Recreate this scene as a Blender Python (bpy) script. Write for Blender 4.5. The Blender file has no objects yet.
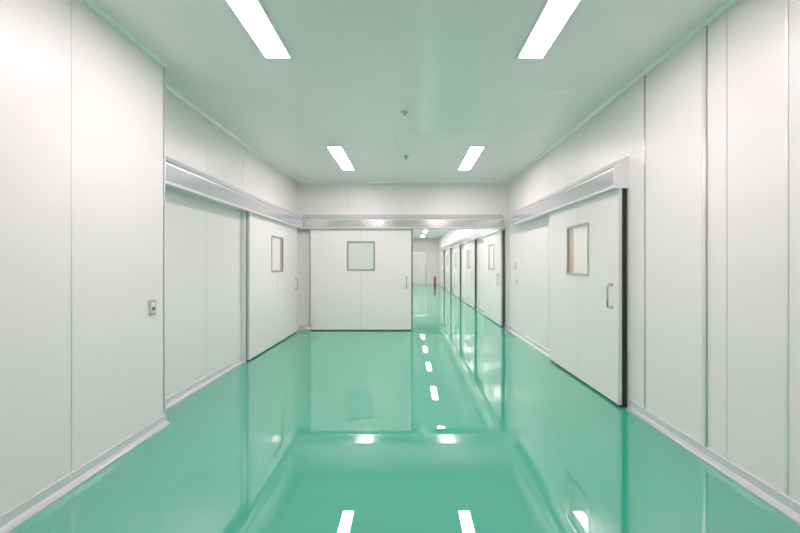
import bpy, bmesh, math
from mathutils import Vector
S=bpy.context.scene
S.view_settings.view_transform='Standard'
S.view_settings.look='None'
S.view_settings.exposure=0.15
S.view_settings.gamma=1.1

# ---------------- materials ----------------
def mat(name,col,rough=0.4,metal=0.0,noise=0.0,nscale=3.0,bump=0.0,bscale=5.0,coat=0.0,spec=0.5,stretch=None,coat_r=0.03,em=0.0):
    m=bpy.data.materials.new(name); m.use_nodes=True
    nt=m.node_tree; b=nt.nodes['Principled BSDF']
    b.inputs['Base Color'].default_value=(*col,1)
    b.inputs['Roughness'].default_value=rough
    b.inputs['Metallic'].default_value=metal
    b.inputs['Specular IOR Level'].default_value=spec
    b.inputs['Coat Weight'].default_value=coat
    b.inputs['Coat Roughness'].default_value=coat_r
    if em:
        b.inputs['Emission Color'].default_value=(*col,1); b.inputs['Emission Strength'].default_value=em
    tc=nt.nodes.new('ShaderNodeTexCoord')
    mp=nt.nodes.new('ShaderNodeMapping'); nt.links.new(tc.outputs['Object'],mp.inputs['Vector'])
    if stretch: mp.inputs['Scale'].default_value=stretch
    if noise>0:
        n=nt.nodes.new('ShaderNodeTexNoise'); n.inputs['Scale'].default_value=nscale
        n.inputs['Detail'].default_value=3
        nt.links.new(mp.outputs['Vector'],n.inputs['Vector'])
        r=nt.nodes.new('ShaderNodeMapRange')
        r.inputs['To Min'].default_value=1-noise; r.inputs['To Max'].default_value=1+noise
        nt.links.new(n.outputs['Fac'],r.inputs['Value'])
        mx=nt.nodes.new('ShaderNodeVectorMath'); mx.operation='SCALE'
        mx.inputs[0].default_value=col
        nt.links.new(r.outputs['Result'],mx.inputs['Scale'])
        nt.links.new(mx.outputs['Vector'],b.inputs['Base Color'])
    if bump>0:
        n=nt.nodes.new('ShaderNodeTexNoise'); n.inputs['Scale'].default_value=bscale
        n.inputs['Detail'].default_value=2
        nt.links.new(mp.outputs['Vector'],n.inputs['Vector'])
        bp=nt.nodes.new('ShaderNodeBump'); bp.inputs['Strength'].default_value=bump
        bp.inputs['Distance'].default_value=0.01
        nt.links.new(n.outputs['Fac'],bp.inputs['Height'])
        nt.links.new(bp.outputs['Normal'],b.inputs['Normal'])
        if coat: nt.links.new(bp.outputs['Normal'],b.inputs['Coat Normal'])
    return m
M_wall=mat('wall_panel_paint',(0.85,0.84,0.815),0.34,noise=0.012,nscale=1.2,bump=0.03,bscale=1.5,spec=0.4)
M_ceil=mat('ceiling_panel_paint',(0.91,0.905,0.89),0.2,noise=0.012,nscale=1.0,bump=0.03,bscale=1.2)
M_door=mat('door_panel_paint',(0.875,0.87,0.84),0.2,noise=0.01,nscale=2.0)
M_floor=mat('green_epoxy_floor',(0.033,0.41,0.262),0.5,noise=0.015,nscale=0.9,coat=1.0,coat_r=0.0,spec=0.0)
M_floor.node_tree.nodes['Principled BSDF'].inputs['Coat IOR'].default_value=2.3
M_gap=mat('panel_joint',(0.32,0.32,0.32),0.6,noise=0.02)
M_alu=mat('brushed_aluminium',(0.72,0.73,0.75),0.18,metal=0.75,noise=0.02,nscale=6,stretch=(1,1,30))
M_frame=mat('window_frame_aluminium',(0.52,0.54,0.55),0.25,metal=0.8,noise=0.02,nscale=6)
M_alu2=mat('satin_aluminium_bright',(0.85,0.86,0.86),0.28,metal=0.5,noise=0.02,nscale=4)
M_blk=mat('black_rubber_seal',(0.012,0.012,0.013),0.5,noise=0.05)
M_base=mat('cove_base_aluminium',(0.74,0.75,0.76),0.2,metal=0.5,noise=0.02)
M_white=mat('white_plastic',(0.8,0.8,0.79),0.35,noise=0.01)
M_chrome=mat('chrome_steel',(0.6,0.61,0.62),0.18,metal=1.0,noise=0.02)
M_dark=mat('dark_grey_plastic',(0.12,0.12,0.13),0.4,noise=0.03)
M_red=mat('red_enamel',(0.5,0.05,0.04),0.3,noise=0.04)
M_bg=mat('glazing_grey_green_glow',(0.60,0.67,0.62),0.4,noise=0.03,em=0.10,coat=1.0,coat_r=0.01)  # slight emission put into the pane to brighten it, no lamp behind
M_bp=mat('glazing_warm_grey_glow',(0.79,0.73,0.68),0.4,noise=0.03,em=0.15,coat=1.0,coat_r=0.01)  # pane emits to imitate a lit room beyond the door
M_bb=mat('glazing_brown_glow',(0.42,0.32,0.26),0.4,noise=0.05,em=0.12,coat=1.0,coat_r=0.01)  # strip gets the same added glow as the pane around it
def emit(name,col,s):
    m=bpy.data.materials.new(name); m.use_nodes=True; nt=m.node_tree; b=nt.nodes['Principled BSDF']
    b.inputs['Base Color'].default_value=(0.9,0.9,0.9,1)
    b.inputs['Emission Color'].default_value=(*col,1); b.inputs['Emission Strength'].default_value=s
    return m
M_lamp=emit('fluorescent_diffuser',(1.0,0.81,0.87),40)
M_fill=emit('added_rear_fill_diffuser',(1.0,0.81,0.87),7)  # for unseen lamps added behind the camera, dimmed so near walls stay darker
M_lampc=emit('corridor_fluorescent_diffuser',(1.0,0.87,0.91),60)

# ---------------- geometry helpers ----------------
ident=lambda a,b,c:(a,b,c)
class Geo:
    def __init__(s,f=ident): s.bm=bmesh.new(); s.mats=[]; s.f=f
    def mi(s,m):
        if m not in s.mats: s.mats.append(m)
        return s.mats.index(m)
    def box(s,a0,a1,b0,b1,c0,c1,m):
        i=s.mi(m)
        v=[s.bm.verts.new(s.f(a,b,c)) for a in(a0,a1) for b in(b0,b1) for c in(c0,c1)]
        for q in((0,1,3,2),(4,6,7,5),(0,4,5,1),(2,3,7,6),(0,2,6,4),(1,5,7,3)):
            fc=s.bm.faces.new([v[k] for k in q]); fc.material_index=i
    def prism(s,pts,t0,t1,m,order):
        i=s.mi(m); n=len(pts)
        A=[s.bm.verts.new(s.f(*order(p,q,t0))) for p,q in pts]
        B=[s.bm.verts.new(s.f(*order(p,q,t1))) for p,q in pts]
        fs=[s.bm.faces.new(A),s.bm.faces.new(B[::-1])]
        for k in range(n): fs.append(s.bm.faces.new([A[k],A[(k+1)%n],B[(k+1)%n],B[k]]))
        for f in fs: f.material_index=i
    def cyl(s,a,b,c0,c1,r0,r1,m,n=24):
        i=s.mi(m)
        A=[s.bm.verts.new(s.f(a+r0*math.cos(k*2*math.pi/n),b+r0*math.sin(k*2*math.pi/n),c0)) for k in range(n)]
        B=[s.bm.verts.new(s.f(a+r1*math.cos(k*2*math.pi/n),b+r1*math.sin(k*2*math.pi/n),c1)) for k in range(n)]
        fs=[s.bm.faces.new(A[::-1]),s.bm.faces.new(B)]
        for k in range(n):
            q=s.bm.faces.new([A[k],A[(k+1)%n],B[(k+1)%n],B[k]]); q.smooth=True; fs.append(q)
        for f in fs: f.material_index=i
    def done(s,name,parent=None,bevel=0):
        bmesh.ops.recalc_face_normals(s.bm,faces=s.bm.faces[:])
        me=bpy.data.meshes.new(name); s.bm.to_mesh(me); s.bm.free()
        for m in s.mats: me.materials.append(m)
        o=bpy.data.objects.new(name,me); S.collection.objects.link(o)
        if parent: o.parent=parent
        if bevel:
            bv=o.modifiers.new('bevel','BEVEL'); bv.width=bevel; bv.segments=2; bv.limit_method='ANGLE'
        return o
def empty(name):
    e=bpy.data.objects.new(name,None); S.collection.objects.link(e); e.empty_display_size=0.2; return e
def tube(name,pts,r,m,parent,f):
    cu=bpy.data.curves.new(name,'CURVE'); cu.dimensions='3D'; cu.bevel_depth=r; cu.bevel_resolution=4; cu.use_fill_caps=True
    sp=cu.splines.new('POLY'); sp.points.add(len(pts)-1)
    for k,p in enumerate(pts): sp.points[k].co=(*f(*p),1)
    cu.materials.append(m)
    o=bpy.data.objects.new(name,cu); S.collection.objects.link(o); o.parent=parent
    return o

# ---------------- dimensions ----------------
H=3.0; CAMZ=1.338
XR=2.05; XLB=-2.03; XLR=-2.26; YB=7.5; YBLK=3.09; YREAR=-4.8; YEND=24.7; XCL=-0.3
mR=lambda u,v,z:(XR-v,u,z)
mL=lambda u,v,z:(XLR+v,u,z)
mLB=lambda u,v,z:(XLB+v,u,z)
mB=lambda u,v,z:(u,YB-v,z)
mCL=lambda u,v,z:(XCL+v,u,z)
mE=lambda u,v,z:(u,YEND-v,z)
mRear=lambda u,v,z:(u,YREAR+v,z)

def panels(g,us,z0=0.0,z1=H,gap=0.005,th=0.02,back=0.15):
    g.box(us[0],us[-1],-back,-th,z0,z1,M_gap)
    for a,b in zip(us[:-1],us[1:]):
        g.box(a+gap/2,b-gap/2,-th,0,z0,z1,M_wall)

g=Geo(); g.box(-2.6,2.4,YREAR-0.2,YEND+0.2,-0.1,0,M_floor); g.done('floor')
g=Geo()
g.box(-2.6,2.4,YREAR-0.2,YEND+0.2,H+0.012,H+0.12,M_gap)
ys=[YREAR-0.2,-2.9,-0.6,1.2,3.5,4.65,7.0,9.4,12,14.6,17.2,19.8,22.4,YEND+0.2]
for a,b in zip(ys[:-1],ys[1:]):
    g.box(-2.6,2.4,a+0.001,b-0.001,H,H+0.012,M_ceil)
g.done('ceiling')
g=Geo(mR)
panels(g,[YREAR,-3,-2,-1,0,1.0,2.0,2.378,3.2,4.3,5.4,6.5,7.56,8.6,9.7,10.75,11.85,12.95,14.05,15.1,16.2,17.3,18.4,19.5,20.6,21.7,22.8,YEND])
g.done('wall_right')
g=Geo(mLB)
panels(g,[YREAR,-2.4,-1.2,0.0,1.1,2.235,YBLK],back=0.4)
g.box(YBLK-0.02,YBLK+0.0,-0.23,-0.0,0,H,M_wall)
g.f=mL
panels(g,[YBLK,4.15,5.08,6.2,YB+0.12])
g.done('wall_left')
OX0,OX1,OZ=0.10,1.99,2.07
g=Geo(mB)
T=-0.12
for a,b in((-2.26,-1.2),(-1.2,-0.1),(-0.1,1.0),(1.0,XR)):
    g.box(a+0.0015,b-0.0015,T,0,OZ,H,M_wall)
g.box(-2.26,-1.2015,T,0,0,OZ,M_wall); g.box(-1.1985,OX0,T,0,0,OZ,M_wall)
g.box(OX1,XR,T,0,0,OZ,M_wall)
g.done('wall_back')
g=Geo(mCL); panels(g,[YB+0.12,9.5,11.5,13.5,15.5,17.5,19.5,21.5,23.2,YEND]); g.done('wall_corridor_left')
g=Geo(mE); panels(g,[XCL,0.6,XR]); g.done('wall_corridor_end')
g=Geo(mRear); panels(g,[-2.2,-1,0,1,XR]); g.done('wall_front')

g=Geo(mB)
g.box(OX0-0.03,OX0+0.0,-0.13,0.006,0,OZ,M_alu)
g.box(OX1-0.012,OX1+0.02,-0.13,0.012,0,OZ,M_alu)
g.box(OX1-0.022,OX1-0.012,-0.11,-0.05,0,OZ,M_blk)
g.box(OX0,OX1-0.012,-0.13,0.0,OZ-0.02,OZ,M_alu)
g.done('trim_1')

g=Geo(mR)
g.box(2.530,2.566,0,0.008,0.08,H-0.03,M_frame)
g.box(2.536,2.560,0.008,0.011,0.08,H-0.03,M_alu2)
g.box(3.192,3.208,0,0.004,0.08,H-0.03,M_frame)
g.box(1.993,2.007,0,0.004,0.08,H-0.03,M_alu2)
g.done('trim_2')
g=Geo(mLB)
g.box(2.23,2.24,0,0.003,0.08,H-0.03,M_alu2)
g.box(YBLK-0.014,YBLK+0.003,-0.003,0.003,0.08,H-0.03,M_alu2)
g.done('trim_3')

def cove(name,f,u0,u1,h=0.085,d=0.045):
    g=Geo(f)
    pts=[(0,0),(d,0),(d,0.010),(d*0.62,0.018),(0.016,0.036),(0.010,h-0.010),(0.012,h-0.004),(0.008,h),(0,h)]
    g.prism(pts,u0,u1,M_base,lambda p,q,t:(t,p,q))
    return g.done(name)
cove('baseboard_right',mR,YREAR,3.40)
cove('baseboard_right_far',mR,5.2,YB)
cove('baseboard_left_near',mLB,YREAR,YBLK)
cove('baseboard_left',mL,YBLK,5.02)
cove('baseboard_back',mB,-2.22,-1.96)
cove('baseboard_corridor',mR,YB+0.14,YEND,d=0.035)
def ctrim(name,f,u0,u1):
    g=Geo(f); g.prism([(0,H),(0.025,H),(0.022,H-0.006),(0.006,H-0.022),(0,H-0.025)],u0,u1,M_alu2,lambda p,q,t:(t,p,q)); g.done(name)
ctrim('trim_4',mR,YREAR,YB); ctrim('trim_5',mLB,YREAR,YBLK); ctrim('trim_6',mL,YBLK,YB); ctrim('trim_7',mB,-2.24,2.03)

# ---------------- sliding doors ----------------
dn=[0]
def door(f,u0,u1,h0,h1,hu,backm=M_bg,ztop=2.06,strip=None,hz=(0.90,1.13),seal=(0.02,0.05)):
    dn[0]+=1
    e=empty('door_%d'%dn[0])
    v0,v1=0.04,0.085
    um=(u0+u1)/2; w=0.275; z0,z1=1.21,1.79; zb=0.022
    g=Geo(f); o=lambda p,q,t:(p,t,q); gp=0.0025
    g.prism([(u0,zb),(um-gp,zb),(um-gp,z0),(um-w,z0),(um-w,z1),(um-gp,z1),(um-gp,ztop),(u0,ztop)],v0,v1,M_door,o)
    g.prism([(u1,zb),(um+gp,zb),(um+gp,z0),(um+w,z0),(um+w,z1),(um+gp,z1),(um+gp,ztop),(u1,ztop)],v0,v1,M_door,o)
    g.box(um-gp,um+gp,v0+0.002,v1-0.006,zb,z0,M_gap); g.box(um-gp,um+gp,v0+0.002,v1-0.006,z1,ztop,M_gap)
    g.done('leaf',e)
    g=Geo(f)
    g.box(u0,u1,v0+0.005,v1-0.005,0.004,zb,M_blk)
    g.box(u0-0.012,u0,seal[0],seal[1],0.004,ztop,M_blk)
    g.box(u1,u1+0.012,seal[0],seal[1],0.004,ztop,M_blk)
    g.box(u0-0.006,u0,seal[1],v1+0.001,0.02,ztop,M_alu2)
    g.box(u1,u1+0.006,seal[1],v1+0.001,0.02,ztop,M_alu2)
    g.done('edge_seal',e)
    g=Geo(f); fr=0.022
    for a,b,c,d in((um-w-0.004,um+w+0.004,z0-0.004,z0+fr),(um-w-0.004,um+w+0.004,z1-fr,z1+0.004),(um-w-0.004,um-w+fr,z0+fr,z1-fr),(um+w-fr,um+w+0.004,z0+fr,z1-fr)):
        g.box(a,b,v0,v1+0.008,c,d,M_frame)
    g.done('window_frame',e)
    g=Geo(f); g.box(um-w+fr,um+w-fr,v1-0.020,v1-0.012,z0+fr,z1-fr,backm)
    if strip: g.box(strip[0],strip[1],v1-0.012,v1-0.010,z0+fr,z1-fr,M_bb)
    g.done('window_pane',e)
    g=Geo(f)
    zt=ztop
    pr=[(0,zt-0.02),(0.135,zt-0.02),(0.14,zt-0.012),(0.14,zt+0.17),(0.128,zt+0.195),(0.03,zt+0.275),(0,zt+0.28)]
    g.prism(pr,h0,h1,M_alu,lambda p,q,t:(t,p,q))
    g.box(h0,h1,0.14,0.144,zt-0.015,zt+0.01,M_alu2)
    g.box(h0,h1,0.14,0.144,zt+0.155,zt+0.17,M_alu2)
    for hh,s in((h0,-1),(h1,1)):
        a,b=sorted((hh,hh+s*0.006))
        g.prism([(p*1.02,q) for p,q in pr],a,b,M_alu2,lambda p,q,t:(t,p,q))
    g.done('rail_housing',e)
    a,b=hz; vv=v1
    pts=[(hu,vv-0.002,a),(hu,vv+0.028,a),(hu,vv+0.038,a+0.004),(hu,vv+0.045,a+0.014),(hu,vv+0.045,b-0.014),(hu,vv+0.038,b-0.004),(hu,vv+0.028,b),(hu,vv-0.002,b)]
    tube('handle',pts,0.010,M_chrome,e,f)
    g=Geo(f)
    for z in(a,b): g.box(hu-0.014,hu+0.014,vv,vv+0.005,z-0.018,z+0.018,M_chrome)
    g.done('handle_plate',e,bevel=0.002)
    return e
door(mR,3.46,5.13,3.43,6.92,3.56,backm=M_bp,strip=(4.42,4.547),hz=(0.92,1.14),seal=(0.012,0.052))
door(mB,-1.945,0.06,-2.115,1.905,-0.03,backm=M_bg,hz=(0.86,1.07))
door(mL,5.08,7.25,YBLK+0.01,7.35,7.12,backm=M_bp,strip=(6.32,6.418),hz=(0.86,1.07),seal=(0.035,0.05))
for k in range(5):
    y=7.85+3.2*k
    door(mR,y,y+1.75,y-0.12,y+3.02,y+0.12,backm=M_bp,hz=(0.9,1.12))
g=Geo(mL); g.box(5.0,5.055,0,0.05,0,2.04,M_alu2); g.done('trim_8')
g=Geo(mR); g.box(5.2,5.22,0,0.02,0.0,2.04,M_alu2); g.done('trim_9')

dn[0]+=1; e=empty('door_%d'%dn[0])
g=Geo(mE)
g.box(0.28,1.22,0,0.04,0,2.12,M_alu); g.done('frame',e)
g=Geo(mE); g.box(0.32,0.768,0.04,0.06,0.01,2.08,M_door); g.box(0.772,1.18,0.04,0.06,0.01,2.08,M_door); g.done('leaf',e,bevel=0.003)
tube('handle',[(0.70,0.06,0.95),(0.70,0.1,0.95),(0.70,0.1,1.2),(0.70,0.06,1.2)],0.012,M_chrome,e,mE)

# ---------------- ceiling lights ----------------
def lamp(x,y0,L,m,w=0.205):
    e=empty('fluorescent_ceiling_light')
    g=Geo(); t=0.02; a,b=x-w/2,x+w/2
    for q in((a-t,a,y0-t,y0+L+t),(b,b+t,y0-t,y0+L+t),(a,b,y0-t,y0),(a,b,y0+L,y0+L+t)):
        g.box(*q,H-0.014,H,M_white)
    g.done('frame',e)
    g=Geo(); g.box(a,b,y0,y0+L,H-0.008,H-0.001,m); g.done('diffuser',e)
for y0,m in((-2.6,M_fill),(1.70,M_lamp),(5.22,M_lamp)):  # first pair is out of view, added to help light the room
    lamp(-1.04,y0,1.26,m,0.19); lamp(0.98,y0,1.26,m,0.19)
for k in range(5): lamp(0.88,8.6+3.2*k,1.26,M_lampc,0.18)

for y in(4.05,5.69):
    g=Geo(); x=-0.03
    g.cyl(x,y,H-0.008,H,0.045,0.05,M_white); g.cyl(x,y,H-0.03,H-0.008,0.022,0.03,M_chrome)
    g.cyl(x,y,H-0.055,H-0.03,0.006,0.008,M_chrome); g.cyl(x,y,H-0.060,H-0.055,0.024,0.024,M_chrome)
    g.done('sprinkler_head')

def switch(f,u,z,w=0.075,h=0.115):
    g=Geo(f)
    g.box(u-w/2,u+w/2,0,0.010,z-h/2,z+h/2,M_chrome)
    g.box(u-w*0.3,u+w*0.3,0.010,0.014,z-h*0.34,z+h*0.34,M_white)
    g.box(u-w*0.18,u+w*0.18,0.014,0.019,z-h*0.2,z+h*0.02,M_dark)
    g.done('light_switch',bevel=0.0015)
switch(mLB,2.93,0.995)
switch(mR,7.05,1.30,0.09,0.12)
switch(mR,6.95,1.02,0.07,0.09)

g=Geo(); x,y=1.62,22.2
g.cyl(x,y,0.0,0.03,0.085,0.085,M_dark); g.cyl(x,y,0.03,0.52,0.085,0.085,M_red)
g.cyl(x,y,0.52,0.58,0.085,0.035,M_red); g.cyl(x,y,0.58,0.63,0.025,0.025,M_chrome)
g.box(x-0.015,x+0.015,y-0.1,y+0.04,0.63,0.655,M_dark); g.box(x-0.012,x+0.012,y-0.1,y+0.02,0.67,0.685,M_dark)
g.box(x-0.04,x-0.02,y-0.115,y-0.095,0.2,0.62,M_dark)
g.done('fire_extinguisher')

w=bpy.data.worlds.new('World'); S.world=w; w.use_nodes=True
w.node_tree.nodes['Background'].inputs['Color'].default_value=(0.8,0.85,0.9,1)
w.node_tree.nodes['Background'].inputs['Strength'].default_value=0.1

cd=bpy.data.cameras.new('camera'); c=bpy.data.objects.new('camera',cd); S.collection.objects.link(c)
c.location=(0,0,CAMZ); c.rotation_euler=(math.radians(90),0,0)
cd.sensor_width=36; cd.lens=370/800*36; cd.shift_x=-0.01; cd.shift_y=-2.5/800
cd.clip_start=0.05; cd.clip_end=100
S.camera=c
